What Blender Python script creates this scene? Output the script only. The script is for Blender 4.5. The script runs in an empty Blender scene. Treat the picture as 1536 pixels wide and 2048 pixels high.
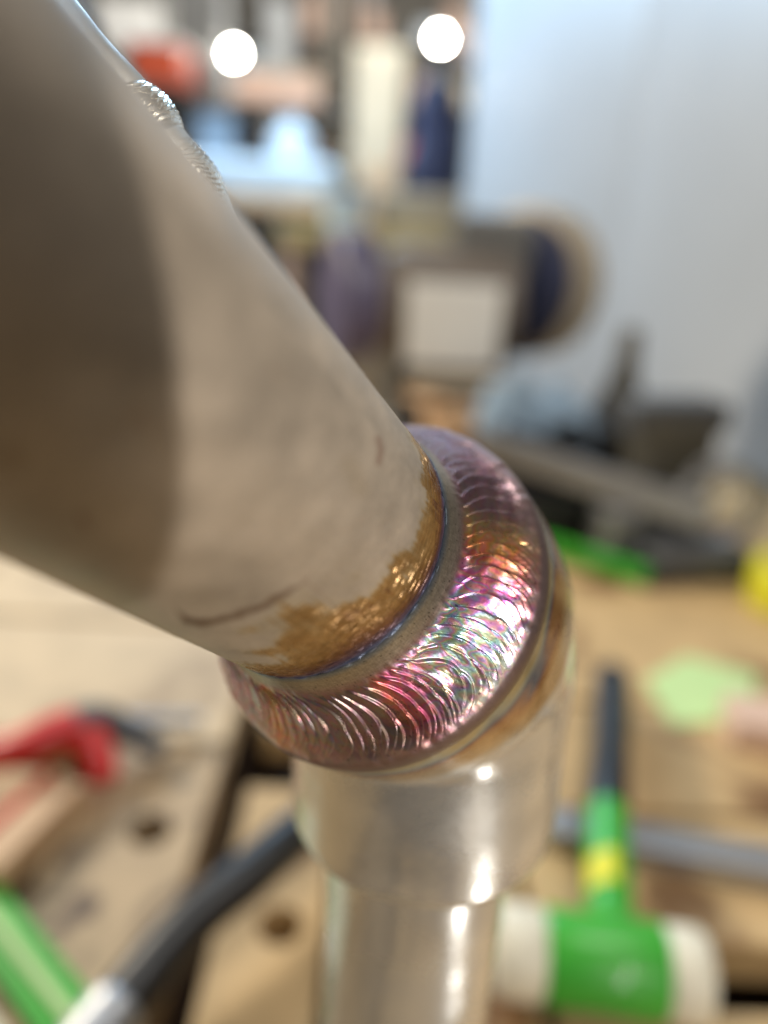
import bpy, bmesh, math, random
import numpy as np

sc = bpy.context.scene
rng = np.random.default_rng(7)
random.seed(7)

# ------------------------------------------------------------------ camera
F = 1500.0                      # focal length in pixels of the 1536 x 2048 photograph
CX, CY = 768.0, 1024.0
R = 0.020                       # outer radius of the pipe (m)
CAM_H = 0.36                    # camera height above the bench top
pt = math.radians(21)
dn = np.array([-0.05, math.cos(pt), math.sin(pt)]); dn /= np.linalg.norm(dn)   # world down, in camera axes (right, down, forward)
wx = np.array([1, 0, 0.0]) - dn[0] * dn; wx /= np.linalg.norm(wx)
wy = np.cross(wx, dn) * 1.0
if wy[2] < 0: wy = -wy
WM = np.stack([wx, wy, -dn])                                                   # camera axes -> world axes
CAM = np.array([0, 0, CAM_H])

def cw(P):
    """camera-frame metres -> world metres"""
    return np.asarray(P, float) @ WM.T + CAM

cam_d = bpy.data.cameras.new('camera')
cam = bpy.data.objects.new('camera', cam_d)
sc.collection.objects.link(cam)
sc.camera = cam
from mathutils import Matrix, Vector
rt, dw, fw = WM @ np.array([1, 0, 0.0]), WM @ np.array([0, 1.0, 0]), WM @ np.array([0, 0, 1.0])
cam.matrix_world = Matrix(((rt[0], -dw[0], -fw[0], CAM[0]), (rt[1], -dw[1], -fw[1], CAM[1]), (rt[2], -dw[2], -fw[2], CAM[2]), (0, 0, 0, 1)))
cam_d.sensor_fit = 'VERTICAL'
cam_d.sensor_height = 36.0
cam_d.lens = 36.0 * F / 2048
cam_d.clip_start = 0.005
cam_d.clip_end = 60
cam_d.dof.use_dof = True
cam_d.dof.focus_distance = 0.0985
cam_d.dof.aperture_fstop = 5.1

# ------------------------------------------------------------------ light
world = bpy.data.worlds.new('World'); sc.world = world; world.use_nodes = True
bg = world.node_tree.nodes['Background']
bg.inputs[0].default_value = (1.0, 0.93, 0.84, 1)
bg.inputs[1].default_value = 0.11

def lamp(name, kind, loc, target, power, col, size=0.2, size_y=None, spot=None, blend=0.15):
    ld = bpy.data.lights.new(name, kind)
    ld.energy = power; ld.color = col
    if kind == 'AREA':
        ld.shape = 'RECTANGLE' if size_y else 'DISK'
        ld.size = size
        if size_y: ld.size_y = size_y
    else:
        ld.shadow_soft_size = size
    if kind == 'SPOT':
        ld.spot_size = spot; ld.spot_blend = blend
    o = bpy.data.objects.new(name, ld); sc.collection.objects.link(o)
    o.location = loc
    o.rotation_euler = (Vector(target) - Vector(loc)).to_track_quat('-Z', 'Y').to_euler()
    return o

# window daylight from behind left of the bench, plus unseen fills and spots added for the light
lamp('window_light', 'AREA', (-1.7, 1.7, 1.35), (0.1, 0.5, 0.0), 54, (1.0, 0.90, 0.74), 0.4)
lamp('overhead_fill', 'AREA', (0.5, -0.5, 1.7), (0.1, 0.5, 0), 1.5, (1.0, 0.95, 0.88), 1.4, 0.5)  # unseen fill added overhead to lift the bench
lamp('far_window', 'AREA', (-0.7, 3.0, 1.6), (0.5, 2.5, 0.4), 46, (0.42, 0.70, 1.0), 0.8, 0.8)
lamp('bench_fill', 'AREA', (0.35, 0.45, 1.2), (0.15, 1.25, 0.15), 7, (1.0, 0.95, 0.88), 0.6, 0.15)  # unseen fill added to brighten the grinder and its label
lamp('far_fill', 'AREA', (-0.2, 3.3, 2.6), (-0.2, 5.4, 0.7), 75, (1.0, 0.96, 0.9), 1.2, 0.3)  # unseen fill added to lift the far room
# added spot; its cone edge stands in for the phone's shadow on the pipe
def edge_spot(name, P, half, power, radius, blend):
    def _dir(px, py, Z):
        v = np.array([(px - CX) / F, (py - CY) / F, 1.0]) * Z - P; return v / np.linalg.norm(v)
    a, b, c = _dir(345, 500, 0.0536), _dir(350, 830, 0.0576), _dir(285, 1220, 0.0754)
    n = np.cross(b, c - a); n /= np.linalg.norm(n)
    if n @ (np.array([0, 0.015, 0.115]) - P) < 0: n = -n
    ax = math.cos(half) * b + math.sin(half) * n
    return lamp(name, 'SPOT', cw(P), cw(P + ax), power, (1.0, 0.91, 0.80), radius, spot=2 * half, blend=blend)
edge_spot('front_spot', np.array([0.27, 0.07, -0.15]), math.radians(56), 3.4, 0.001, 0.004)  # added front spot, cone edge leaves the near end of the pipe dark
edge_spot('low_fill_spot', np.array([0.20, 0.33, -0.10]), math.radians(50), 1.2, 0.012, 0.01)  # added low spot standing in for bright light off the bench

lamp('glint_spot', 'SPOT', cw((0.146, 0.295, 0.117)), cw((0.012, 0.100, 0.166)), 0.26, (1.0, 0.96, 0.9), 0.009, spot=math.radians(30), blend=0.5)  # added spot, only there for highlights on the elbow and lower pipe

sc.view_settings.view_transform = 'Standard'
sc.view_settings.look = 'None'
sc.view_settings.gamma = 1
sc.view_settings.exposure = 0.0
sc.view_settings.use_curve_mapping = False
sc.cycles.use_denoising = True
sc.cycles.max_bounces = 8
sc.cycles.sample_clamp_indirect = 6

# ------------------------------------------------------------------ helpers
ORIGIN = {}

def ray(px, py):
    return np.array([(px - CX) / F, (py - CY) / F, 1.0])

def at(px, py, Z):
    return cw(ray(px, py) * Z)

def on(px, py, z=0.0):
    """point of the horizontal plane at height z under that sight line"""
    d = WM @ ray(px, py)
    t = (z - CAM[2]) / d[2]
    return CAM + d * t

def srgb(r, g, b):
    f = lambda v: (v / 255 / 12.92) if v / 255 <= 0.04045 else ((v / 255 + 0.055) / 1.055) ** 2.4
    return (f(r), f(g), f(b))

def mat(name, col, rough=0.5, metal=0.0, var=0.18, scale=30, bump=0.0, emit=None, strength=0, coat=0.0, spec=0.5):
    m = bpy.data.materials.new(name); m.use_nodes = True
    nt = m.node_tree; b = nt.nodes['Principled BSDF']
    b.inputs['Roughness'].default_value = rough
    b.inputs['Metallic'].default_value = metal
    b.inputs['Coat Weight'].default_value = coat
    b.inputs['Specular IOR Level'].default_value = spec
    tc = nt.nodes.new('ShaderNodeTexCoord')
    nz = nt.nodes.new('ShaderNodeTexNoise'); nz.inputs['Scale'].default_value = scale; nz.inputs['Detail'].default_value = 5
    nt.links.new(tc.outputs['Object'], nz.inputs['Vector'])
    rp = nt.nodes.new('ShaderNodeValToRGB')
    c = np.array(col)
    rp.color_ramp.elements[0].position = 0.3; rp.color_ramp.elements[1].position = 0.7
    rp.color_ramp.elements[0].color = (*np.clip(c * (1 - var), 0, 1), 1)
    rp.color_ramp.elements[1].color = (*np.clip(c * (1 + var), 0, 1), 1)
    nt.links.new(nz.outputs['Fac'], rp.inputs['Fac']); nt.links.new(rp.outputs['Color'], b.inputs['Base Color'])
    if bump:
        bp = nt.nodes.new('ShaderNodeBump'); bp.inputs['Strength'].default_value = bump; bp.inputs['Distance'].default_value = 0.002
        nt.links.new(nz.outputs['Fac'], bp.inputs['Height']); nt.links.new(bp.outputs['Normal'], b.inputs['Normal'])
    if emit:
        b.inputs['Emission Color'].default_value = (*emit, 1); b.inputs['Emission Strength'].default_value = strength
    return m

def tag(o, label=None, cat=None, group=None, kind=None):
    if label: o['label'] = label
    if cat: o['category'] = cat
    if group: o['group'] = group
    if kind: o['kind'] = kind
    return o

def thing(name, loc, label, cat, group=None):
    o = bpy.data.objects.new(name, None); o.empty_display_size = 0.02
    sc.collection.objects.link(o)
    o.location = loc; ORIGIN[o.name] = np.array(loc, float)
    return tag(o, label, cat, group)

def obj(name, geo, m, parent=None, smooth=True, origin=None):
    V, Fc = geo
    V = np.asarray(V, float)
    if parent is not None: org = ORIGIN[parent.name]
    else: org = np.array(origin if origin is not None else [(V[:, 0].min() + V[:, 0].max()) / 2, (V[:, 1].min() + V[:, 1].max()) / 2, V[:, 2].min()], float)
    me = bpy.data.meshes.new(name)
    me.from_pydata((V - org).tolist(), [], [tuple(int(i) for i in f) for f in Fc])
    me.materials.append(m)
    bm = bmesh.new(); bm.from_mesh(me)
    bmesh.ops.recalc_face_normals(bm, faces=bm.faces)
    bm.to_mesh(me); bm.free()
    if smooth:
        me.polygons.foreach_set('use_smooth', [True] * len(me.polygons))
        try: me.set_sharp_from_angle(angle=math.radians(38))
        except Exception: pass
    o = bpy.data.objects.new(name, me); sc.collection.objects.link(o)
    ORIGIN[o.name] = org
    if parent is None: o.location = org
    else: o.parent = parent
    return o

def join(*gs):
    Vs, Fs, n = [], [], 0
    for V, Fc in gs:
        Vs.append(np.asarray(V, float)); Fs += [tuple(i + n for i in f) for f in Fc]; n += len(V)
    return np.concatenate(Vs), Fs

def unit(v):
    v = np.asarray(v, float); return v / np.linalg.norm(v)

def basis(ax):
    ax = unit(ax); h = np.array([0, 0, 1.0]) if abs(ax[2]) < 0.9 else np.array([1.0, 0, 0])
    u = unit(np.cross(h, ax)); return u, np.cross(ax, u), ax

def box(c, size, rz=0.0, bev=0.0, axes=None, seg=2):
    bm = bmesh.new(); bmesh.ops.create_cube(bm, size=1.0)
    for v in bm.verts: v.co = Vector((v.co.x * size[0], v.co.y * size[1], v.co.z * size[2]))
    if bev: bmesh.ops.bevel(bm, geom=bm.edges[:], offset=bev, segments=seg, affect='EDGES', profile=0.5)
    bm.verts.ensure_lookup_table()
    V = np.array([v.co[:] for v in bm.verts]); Fc = [tuple(v.index for v in f.verts) for f in bm.faces]; bm.free()
    if axes is None:
        cs, sn = math.cos(rz), math.sin(rz); axes = np.array([[cs, sn, 0], [-sn, cs, 0], [0, 0, 1]])
    return V @ np.asarray(axes) + np.asarray(c, float), Fc

def lathe(profile, org, ax, n=48, cap=True):
    """profile: (radius, distance along axis)"""
    u, v, w = basis(ax); th = np.arange(n) * 2 * math.pi / n
    V = []; Fc = []
    for r, h in profile: V.append(np.asarray(org) + w * h + r * (np.cos(th)[:, None] * u + np.sin(th)[:, None] * v))
    V = np.concatenate(V); k = len(profile)
    for i in range(k - 1):
        for j in range(n): Fc.append((i * n + j, i * n + (j + 1) % n, (i + 1) * n + (j + 1) % n, (i + 1) * n + j))
    if cap:
        Fc.append(tuple(range(n))[::-1]); Fc.append(tuple(range((k - 1) * n, k * n)))
    return V, Fc

def sweep(pts, radii, n=20, flat=1.0):
    pts = np.asarray(pts, float); k = len(pts); V = []; Fc = []; u0 = None
    th = np.arange(n) * 2 * math.pi / n
    if np.isscalar(radii): radii = [radii] * k
    for i in range(k):
        t = unit(pts[min(i + 1, k - 1)] - pts[max(i - 1, 0)])
        if u0 is None: u0 = basis(t)[0]
        u0 = unit(u0 - t * (u0 @ t)); v0 = np.cross(t, u0)
        V.append(pts[i] + radii[i] * (np.cos(th)[:, None] * u0 + flat * np.sin(th)[:, None] * v0))
    for i in range(k - 1):
        for j in range(n): Fc.append((i * n + j, i * n + (j + 1) % n, (i + 1) * n + (j + 1) % n, (i + 1) * n + j))
    Fc.append(tuple(range(n))[::-1]); Fc.append(tuple(range((k - 1) * n, k * n)))
    return np.concatenate(V), Fc

def spline(pts, n=40):
    pts = np.asarray(pts, float); P = np.vstack([2 * pts[0] - pts[1], pts, 2 * pts[-1] - pts[-2]]); out = []
    m = len(pts) - 1
    for i in range(m):
        for t in np.linspace(0, 1, max(2, n // m), endpoint=(i == m - 1)):
            a, b, c, d = P[i:i + 4]
            out.append(0.5 * (2 * b + (c - a) * t + (2 * a - 5 * b + 4 * c - d) * t * t + (3 * b - a - 3 * c + d) * t ** 3))
    return np.array(out)

def prism(poly, z0, z1):
    """horizontal polygon (list of xy) between two heights"""
    n = len(poly); V = [(x, y, z0) for x, y in poly] + [(x, y, z1) for x, y in poly]
    Fc = [tuple(range(n))[::-1], tuple(range(n, 2 * n))] + [(i, (i + 1) % n, n + (i + 1) % n, n + i) for i in range(n)]
    return np.array(V, float), Fc

def plate_hole(x0, x1, y0, y1, hx, hy, r, z0, z1, n=32):
    """rectangular plate with one round hole through it"""
    cor = [math.atan2(y - hy, x - hx) for x in (x0, x1) for y in (y0, y1)]
    an = sorted(set([i * 2 * math.pi / n - math.pi for i in range(n)] + cor)); m = len(an)
    V = []
    for z in (z0, z1):
        for t in an:
            c, s = math.cos(t), math.sin(t)
            k = min([(x1 - hx) / c if c > 1e-9 else ((x0 - hx) / c if c < -1e-9 else 1e9), (y1 - hy) / s if s > 1e-9 else ((y0 - hy) / s if s < -1e-9 else 1e9)])
            V.append((hx + k * c, hy + k * s, z))
        for t in an: V.append((hx + r * math.cos(t), hy + r * math.sin(t), z))
    Fc = []
    for i in range(m):
        j = (i + 1) % m
        Fc += [(2 * m + i, 2 * m + j, 3 * m + j, 3 * m + i), (j, i, m + i, m + j), (i, j, 2 * m + j, 2 * m + i), (m + j, m + i, 3 * m + i, 3 * m + j)]
    return np.array(V, float), Fc

# ------------------------------------------------------------------ the setting
M = {}
M['board'] = mat('bench_board', srgb(196, 160, 108), 0.6, var=0.14, scale=9)
M['board_worn'] = mat('worn_board', srgb(176, 148, 112), 0.65, var=0.22, scale=28)
M['deck'] = mat('under_deck', srgb(58, 38, 22), 0.8, var=0.25, scale=12)
M['floor'] = mat('concrete_floor', srgb(120, 112, 104), 0.5, var=0.15, scale=3)
M['wall_dark'] = mat('grey_wall', srgb(116, 112, 104), 0.8, var=0.12, scale=2)
M['white_panel'] = mat('white_panel', srgb(172, 174, 176), 0.42, var=0.06, scale=2)
M['black'] = mat('black_rubber', (0.014, 0.014, 0.016), 0.38, var=0.3, scale=40)
M['steel'] = mat('grey_steel', (0.36, 0.37, 0.39), 0.42, 0.8, var=0.15, scale=25)
M['green'] = mat('green_plastic', srgb(58, 170, 48), 0.38, var=0.08, scale=20, coat=0.2)
M['white_plastic'] = mat('white_nylon', srgb(226, 222, 204), 0.45, var=0.05, scale=20)
M['yellow'] = mat('yellow_print', srgb(225, 222, 50), 0.45, var=0.06, scale=40)
M['red'] = mat('red_paint', srgb(214, 36, 34), 0.36, var=0.12, scale=20)
M['dark_grey'] = mat('dark_grey_cast', (0.06, 0.062, 0.066), 0.5, var=0.3, scale=14)
M['olive'] = mat('olive_cast', srgb(82, 78, 68), 0.55, var=0.25, scale=14)
M['navy'] = mat('navy_paint', srgb(46, 52, 78), 0.4, var=0.2, scale=14)
M['purple'] = mat('purple_grey_paint', srgb(92, 86, 112), 0.45, var=0.15, scale=14)
M['tan_metal'] = mat('tan_guard', srgb(160, 148, 128), 0.45, var=0.12, scale=14)
M['motor'] = mat('motor_casing', srgb(112, 102, 92), 0.5, var=.15, scale=14)
M['pale_blue'] = mat('pale_blue_cloth', srgb(138, 160, 180), 0.8, var=0.12, scale=14)
M['sky_blue'] = mat('sky_blue_sheet', srgb(206, 220, 230), 0.4, var=0.06, scale=5)
M['cream'] = mat('cream_paint', srgb(216, 204, 178), 0.55, var=0.07, scale=6)
M['pink_card'] = mat('pinkish_card', srgb(222, 190, 170), 0.7, var=0.08, scale=6)
M['note'] = mat('pale_green_paper', srgb(196, 226, 160), 0.7, var=0.04, scale=20)
M['paper'] = mat('off_white_paper', srgb(214, 216, 190), 0.7, var=0.06, scale=20)
M['label'] = mat('white_label', srgb(236, 235, 230), 0.5, var=0.03, scale=20)
M['mark'] = mat('faded_red_print', srgb(206, 150, 150), 0.6, var=0.1, scale=50)
M['post'] = mat('grey_post', srgb(104, 104, 102), 0.5, var=0.1, scale=6)
M['post_lt'] = mat('pale_post', srgb(168, 172, 174), 0.5, var=0.08, scale=6)
M['orange'] = mat('orange_red_paint', srgb(196, 84, 54), 0.5, var=0.1, scale=6)
M['wood_lt'] = mat('pale_wood', srgb(214, 178, 140), 0.6, var=0.1, scale=12)
M['bulb'] = mat('lit_bulb', (1, 0.96, 0.88), 0.4, emit=(1.0, 0.95, 0.86), strength=150)

def stained_shaded(name, col, dark, lo, hi, scale):  # noise patches darken the boards: stains, also standing in for bench shadows
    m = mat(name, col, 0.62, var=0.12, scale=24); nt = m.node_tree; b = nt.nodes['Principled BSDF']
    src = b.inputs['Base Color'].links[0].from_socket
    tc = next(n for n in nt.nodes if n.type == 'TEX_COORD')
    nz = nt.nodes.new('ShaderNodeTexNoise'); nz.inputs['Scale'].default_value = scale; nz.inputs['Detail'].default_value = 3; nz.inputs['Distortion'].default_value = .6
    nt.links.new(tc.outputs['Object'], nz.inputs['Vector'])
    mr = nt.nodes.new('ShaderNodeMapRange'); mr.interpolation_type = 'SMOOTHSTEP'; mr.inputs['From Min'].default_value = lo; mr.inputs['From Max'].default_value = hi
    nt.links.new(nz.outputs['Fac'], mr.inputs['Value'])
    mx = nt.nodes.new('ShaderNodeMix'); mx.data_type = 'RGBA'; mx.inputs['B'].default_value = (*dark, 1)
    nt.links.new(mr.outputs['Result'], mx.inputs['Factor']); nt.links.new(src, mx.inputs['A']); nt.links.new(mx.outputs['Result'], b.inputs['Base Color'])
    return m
M['board'] = stained_shaded('bench_board', srgb(198, 168, 122), srgb(126, 92, 58), .54, .66, 10)
M['board_worn'] = stained_shaded('worn_board', srgb(186, 162, 128), srgb(92, 74, 58), .50, .66, 22)
M['board_sunlit'] = stained_shaded('sunlit_board', srgb(206, 184, 150), srgb(160, 138, 110), .54, .70, 8)  # paler copy of the boards, sun patch on the left put into the colour
FLOOR_Z = -0.88
o = obj('floor', ([(-5, -2, FLOOR_Z), (5, -2, FLOOR_Z), (5, 7, FLOOR_Z), (-5, 7, FLOOR_Z)], [(0, 1, 2, 3)]), M['floor'], smooth=False); tag(o, kind='structure')
o = obj('back_wall', box((0, 6.6, 1.0), (9.6, 0.1, 3.8)), M['wall_dark'], smooth=False); tag(o, kind='structure')

# ------------------------------------------------------------------ the welded pipe assembly
c0 = np.array([-0.16407, 0.53443, 6.00684])            # centre of the socket face, in pipe radii, camera axes
a0 = np.array([0.51579, 0.52041, 1.0]); a0 /= np.linalg.norm(a0)
e1 = unit(np.array([1, 0, 0]) - a0[0] * a0)
e2 = np.array([0, -1.0, 0]); e2 = unit(e2 - (e2 @ a0) * a0 - (e2 @ e1) * e1)
E0 = c0 + 1.6 * a0                                      # where the two pipe axes cross
HALF = math.pi / 180

def polar(rho, h, th):
    """camera-frame point (metres) on a ring round the upper pipe; h is counted towards the camera"""
    rho, h, th = np.broadcast_arrays(rho, h, th)
    return R * (c0 - h[..., None] * a0 + rho[..., None] * (np.cos(th)[..., None] * e1 + np.sin(th)[..., None] * e2))

def pix(P):
    return CX + F * P[..., 0] / P[..., 2], CY + F * P[..., 1] / P[..., 2]

class Noise:
    """periodic-free value noise made of random sines"""
    def __init__(s, seed, n=24, f0=1.0, f1=6.0):
        g = np.random.default_rng(seed); s.k = g.normal(size=(n, 2)); s.k /= np.linalg.norm(s.k, axis=1)[:, None]
        s.k *= np.exp(g.uniform(math.log(f0), math.log(f1), n))[:, None]; s.p = g.uniform(0, 6.28, n); s.w = 1 / np.sqrt(n / 2)
    def __call__(s, x, y):
        out = np.zeros(np.broadcast(x, y).shape)
        for k, p in zip(s.k, s.p): out = out + np.sin(k[0] * x + k[1] * y + p)
        return out * s.w

def img_deg(th):
    """angle round the weld as the sight lines see it (0 right, 90 up), used to lay out the oxide bands"""
    g = np.linspace(0, 2 * math.pi, 721); X, Y = pix(polar(1.22, .40, g)); d = np.unwrap(np.arctan2(-(Y - 1180), X - 740))
    return np.degrees(np.interp(np.mod(th, 2 * math.pi), g, d)) % 360

def sstep(a, b, x):
    t = np.clip((x - a) / (b - a), 0, 1); return t * t * (3 - 2 * t)

def ramp(x, stops):
    """stops: (pos, rgb) -> colour array"""
    xs = [s[0] for s in stops]; cs = np.array([s[1] for s in stops])
    return np.stack([np.interp(x, xs, cs[:, i]) for i in range(3)], -1)

def grid_faces(n, m, wrap):
    i, j = np.meshgrid(np.arange(n if wrap else n - 1), np.arange(m - 1), indexing='ij')
    i2 = (i + 1) % n
    return np.stack([i * m + j, i2 * m + j, i2 * m + j + 1, i * m + j + 1], -1).reshape(-1, 4)

def skin(name, P, wrap, col, rgh, m, parent):
    """high-resolution grid P (n, m, 3) in camera metres with a colour and a roughness per vertex"""
    n, k = P.shape[:2]; org = ORIGIN[parent.name]
    V = cw(P.reshape(-1, 3)) - org; Fc = grid_faces(n, k, wrap)
    me = bpy.data.meshes.new(name)
    me.vertices.add(len(V)); me.vertices.foreach_set('co', V.astype(np.float32).ravel())
    me.loops.add(Fc.size); me.loops.foreach_set('vertex_index', Fc.astype(np.int32).ravel())
    me.polygons.add(len(Fc)); me.polygons.foreach_set('loop_start', np.arange(0, Fc.size, 4, dtype=np.int32)); me.polygons.foreach_set('loop_total', np.full(len(Fc), 4, np.int32))
    me.update(); me.validate()
    at_ = me.color_attributes.new('tint', 'FLOAT_COLOR', 'POINT')
    rgba = np.ones((len(V), 4), np.float32); rgba[:, :3] = np.clip(col.reshape(-1, 3), 0, 1); at_.data.foreach_set('color', rgba.ravel())
    ra = me.attributes.new('rgh', 'FLOAT', 'POINT'); ra.data.foreach_set('value', np.broadcast_to(rgh, (n, k)).astype(np.float32).ravel())
    me.polygons.foreach_set('use_smooth', [True] * len(me.polygons)); me.materials.append(m)
    o = bpy.data.objects.new(name, me); sc.collection.objects.link(o); o.parent = parent; ORIGIN[o.name] = org
    return o

def metal(name, metallic=1.0, bump=0.12, bscale=900, stretch=(1, 1, 1), speck=0.0, aniso=0.0):
    m = bpy.data.materials.new(name); m.use_nodes = True; nt = m.node_tree; b = nt.nodes['Principled BSDF']
    A = nt.nodes.new('ShaderNodeAttribute'); A.attribute_name = 'tint'
    G = nt.nodes.new('ShaderNodeAttribute'); G.attribute_name = 'rgh'
    tc = nt.nodes.new('ShaderNodeTexCoord'); mp = nt.nodes.new('ShaderNodeMapping'); mp.inputs['Scale'].default_value = stretch
    nz = nt.nodes.new('ShaderNodeTexNoise'); nz.inputs['Scale'].default_value = bscale; nz.inputs['Detail'].default_value = 4
    nt.links.new(tc.outputs['Object'], mp.inputs['Vector']); nt.links.new(mp.outputs['Vector'], nz.inputs['Vector'])
    gn = nt.nodes.new('ShaderNodeTexNoise'); gn.inputs['Scale'].default_value = 1400; gn.inputs['Detail'].default_value = 6; gn.inputs['Roughness'].default_value = .7
    nt.links.new(mp.outputs['Vector'], gn.inputs['Vector'])
    gr = nt.nodes.new('ShaderNodeMapRange'); gr.inputs['From Min'].default_value = .3; gr.inputs['From Max'].default_value = .7
    gr.inputs['To Min'].default_value = 1 - speck; gr.inputs['To Max'].default_value = 1 + speck
    vm = nt.nodes.new('ShaderNodeVectorMath'); vm.operation = 'SCALE'
    nt.links.new(gn.outputs['Fac'], gr.inputs['Value']); nt.links.new(A.outputs['Color'], vm.inputs[0]); nt.links.new(gr.outputs['Result'], vm.inputs['Scale'])
    nt.links.new(vm.outputs['Vector'], b.inputs['Base Color'])
    mr = nt.nodes.new('ShaderNodeMapRange'); mr.inputs['To Min'].default_value = 0.8; mr.inputs['To Max'].default_value = 1.2
    mu = nt.nodes.new('ShaderNodeMath'); mu.operation = 'MULTIPLY'
    nt.links.new(nz.outputs['Fac'], mr.inputs['Value']); nt.links.new(mr.outputs['Result'], mu.inputs[0]); nt.links.new(G.outputs['Fac'], mu.inputs[1])
    nt.links.new(mu.outputs[0], b.inputs['Roughness'])
    bp = nt.nodes.new('ShaderNodeBump'); bp.inputs['Strength'].default_value = bump; bp.inputs['Distance'].default_value = 0.0004
    nt.links.new(nz.outputs['Fac'], bp.inputs['Height']); nt.links.new(bp.outputs['Normal'], b.inputs['Normal'])
    b.inputs['Metallic'].default_value = metallic
    return m

M['pipe'] = metal('satin_stainless', 0.4, 0.16, 1600, speck=.11)
M['weld'] = metal('heat_tinted_weld', 0.92, 0.06, 1500, speck=.06)
M['fitting'] = metal('bright_stainless', 0.9, 0.03, 900, speck=.05)

M['silver'] = metal('ground_stainless', 0.72, 0.03, 900, speck=.05)
_b = M['silver'].node_tree.nodes['Principled BSDF']; _b.inputs['Coat Weight'].default_value = 0.6; _b.inputs['Coat Roughness'].default_value = 0.08; _b.inputs['Coat IOR'].default_value = 1.9
foot = cw(R * E0); foot = np.array([foot[0], foot[1], 0.0])
asm = thing('pipe_assembly', foot, 'satin stainless pipe welded into an elbow fitting, rainbow heat tint round the weld', 'pipe')

STEEL = np.array([0.45, 0.385, 0.31])
# ---- upper pipe: rows along the pipe, columns round it
nT = 900
hs = np.concatenate([np.linspace(0.70, 1.9, 260), np.linspace(1.92, 7.6, 190)])
th = np.linspace(0, 2 * math.pi, nT, endpoint=False)
TH, HH = np.meshgrid(th, hs, indexing='ij')
P = polar(1.0, HH, TH)
PX, PY = pix(np.where(P[..., 2:3] > 0.01, P, 1.0))
n1, n2, n3 = Noise(1, 24, 4, 30), Noise(2, 24, 2, 8), Noise(3, 30, 30, 120)
deg = img_deg(TH)
# distance from the weld toe, warped, scaled by the local width of the heat tint
wid = np.interp(deg, [0, 30, 60, 100, 180, 225, 255, 275, 292, 310, 335, 360], [.36, .40, .36, .25, .2, .22, .46, .80, .92, .66, .48, .36])
edge = 0.17 * n1(TH * .8, HH * 1.2) + 0.09 * n3(TH * 1.6, HH * 0.12)
x = (HH - 0.80) / wid + edge * sstep(0.1, 0.8, (HH - 0.80) / wid)
tintc = ramp(x, [(-.3, (.20, .20, .20)), (0.0, (.20, .25, .30)), (.06, (.07, .09, .17)), (.13, (.085, .05, .075)), (.24, (.15, .065, .028)), (.45, (.27, .145, .045)),
                 (.72, (.33, .195, .07)), (.93, (.37, .245, .11)), (1.03, (.43, .36, .26)), (1.3, tuple(STEEL))])
streak = n3(TH * 0.5, HH * 4.0)
mott = 1 + 0.05 * n2(TH * 2, HH * 2) + 0.045 * n1(TH, HH) + 0.02 * n3(TH * .5, HH * 1.2)
col = tintc * mott[..., None] * (1 + 0.12 * streak * (1 - sstep(.9, 1.3, x)))[..., None]
# dull brown stain, fine scratch and spots (wear marks with a shape of their own)
def line_mark(pts, w):
    pts = np.array(pts, float); d = np.full(PX.shape, 1e9); tt = np.zeros(PX.shape)
    L = np.concatenate([[0], np.cumsum(np.hypot(*np.diff(pts, axis=0).T))])
    for i in range(len(pts) - 1):
        p, q = pts[i], pts[i + 1]; v = q - p; t = np.clip(((PX - p[0]) * v[0] + (PY - p[1]) * v[1]) / (v @ v), 0, 1)
        dd = np.hypot(PX - p[0] - t * v[0], PY - p[1] - t * v[1]); k = dd < d
        d = np.where(k, dd, d); tt = np.where(k, (L[i] + t * np.hypot(*v)) / L[-1], tt)
    return d, tt
front = (P[..., 2] > 0.01) & (np.sum(P * (P - R * c0), -1) < 1e9)
d, tt = line_mark([(352, 1218), (372, 1240), (400, 1246), (450, 1238), (510, 1218), (565, 1192), (605, 1168), (630, 1140)], 6)
ws = np.interp(tt, [0, .1, .5, .62, .8, 1], [4, 8, 7.5, 11, 7, 2]) * (1 + 0.25 * n1(TH * 3, HH * 3))
k = (1 - sstep(0.35, 1.15, d / np.maximum(ws, 1))) * np.interp(tt, [0, .1, .75, 1], [.5, .95, .8, .05])
col = col * (1 - k[..., None]) + np.array([.12, .065, .035]) * k[..., None]
for pts, w, c, s in ([[(598, 1150), (640, 1185), (678, 1222)], 2.0, (.28, .2, .14), .6], [[(757, 878), (762, 900), (757, 925)], 9, (.25, .13, .09), .55],
                     [[(165, 1035), (172, 1050)], 14, (.22, .13, .08), .6], [[(290, 835), (294, 850)], 20, (.3, .2, .13), .5], [[(700, 930), (720, 980)], 26, (.36, .29, .2), .4],
                     [[(20, 900), (30, 930)], 26, (.28, .2, .13), .5], [[(545, 740), (560, 750)], 16, (.38, .31, .24), .5]):
    d, tt = line_mark(pts, w); k = s * (1 - sstep(0.2, 1.2, d / w)); col = col * (1 - k[..., None]) + np.array(c) * k[..., None]
rgh = 0.46 - 0.20 * (1 - sstep(.75, 1.2, x)) + 0.02 * n1(TH, HH)
# bright brushed flecks inside the gold tint come from fine surface relief
rel = 0.0026 * n3(TH * 0.5, HH * 3.0) * (1 - sstep(.8, 1.2, x)) + 0.0007 * n3(TH * .7, HH)
P = polar(1.0 + rel, HH, TH)
skin('upper_pipe', P, True, col, rgh, M['pipe'], asm)

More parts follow.
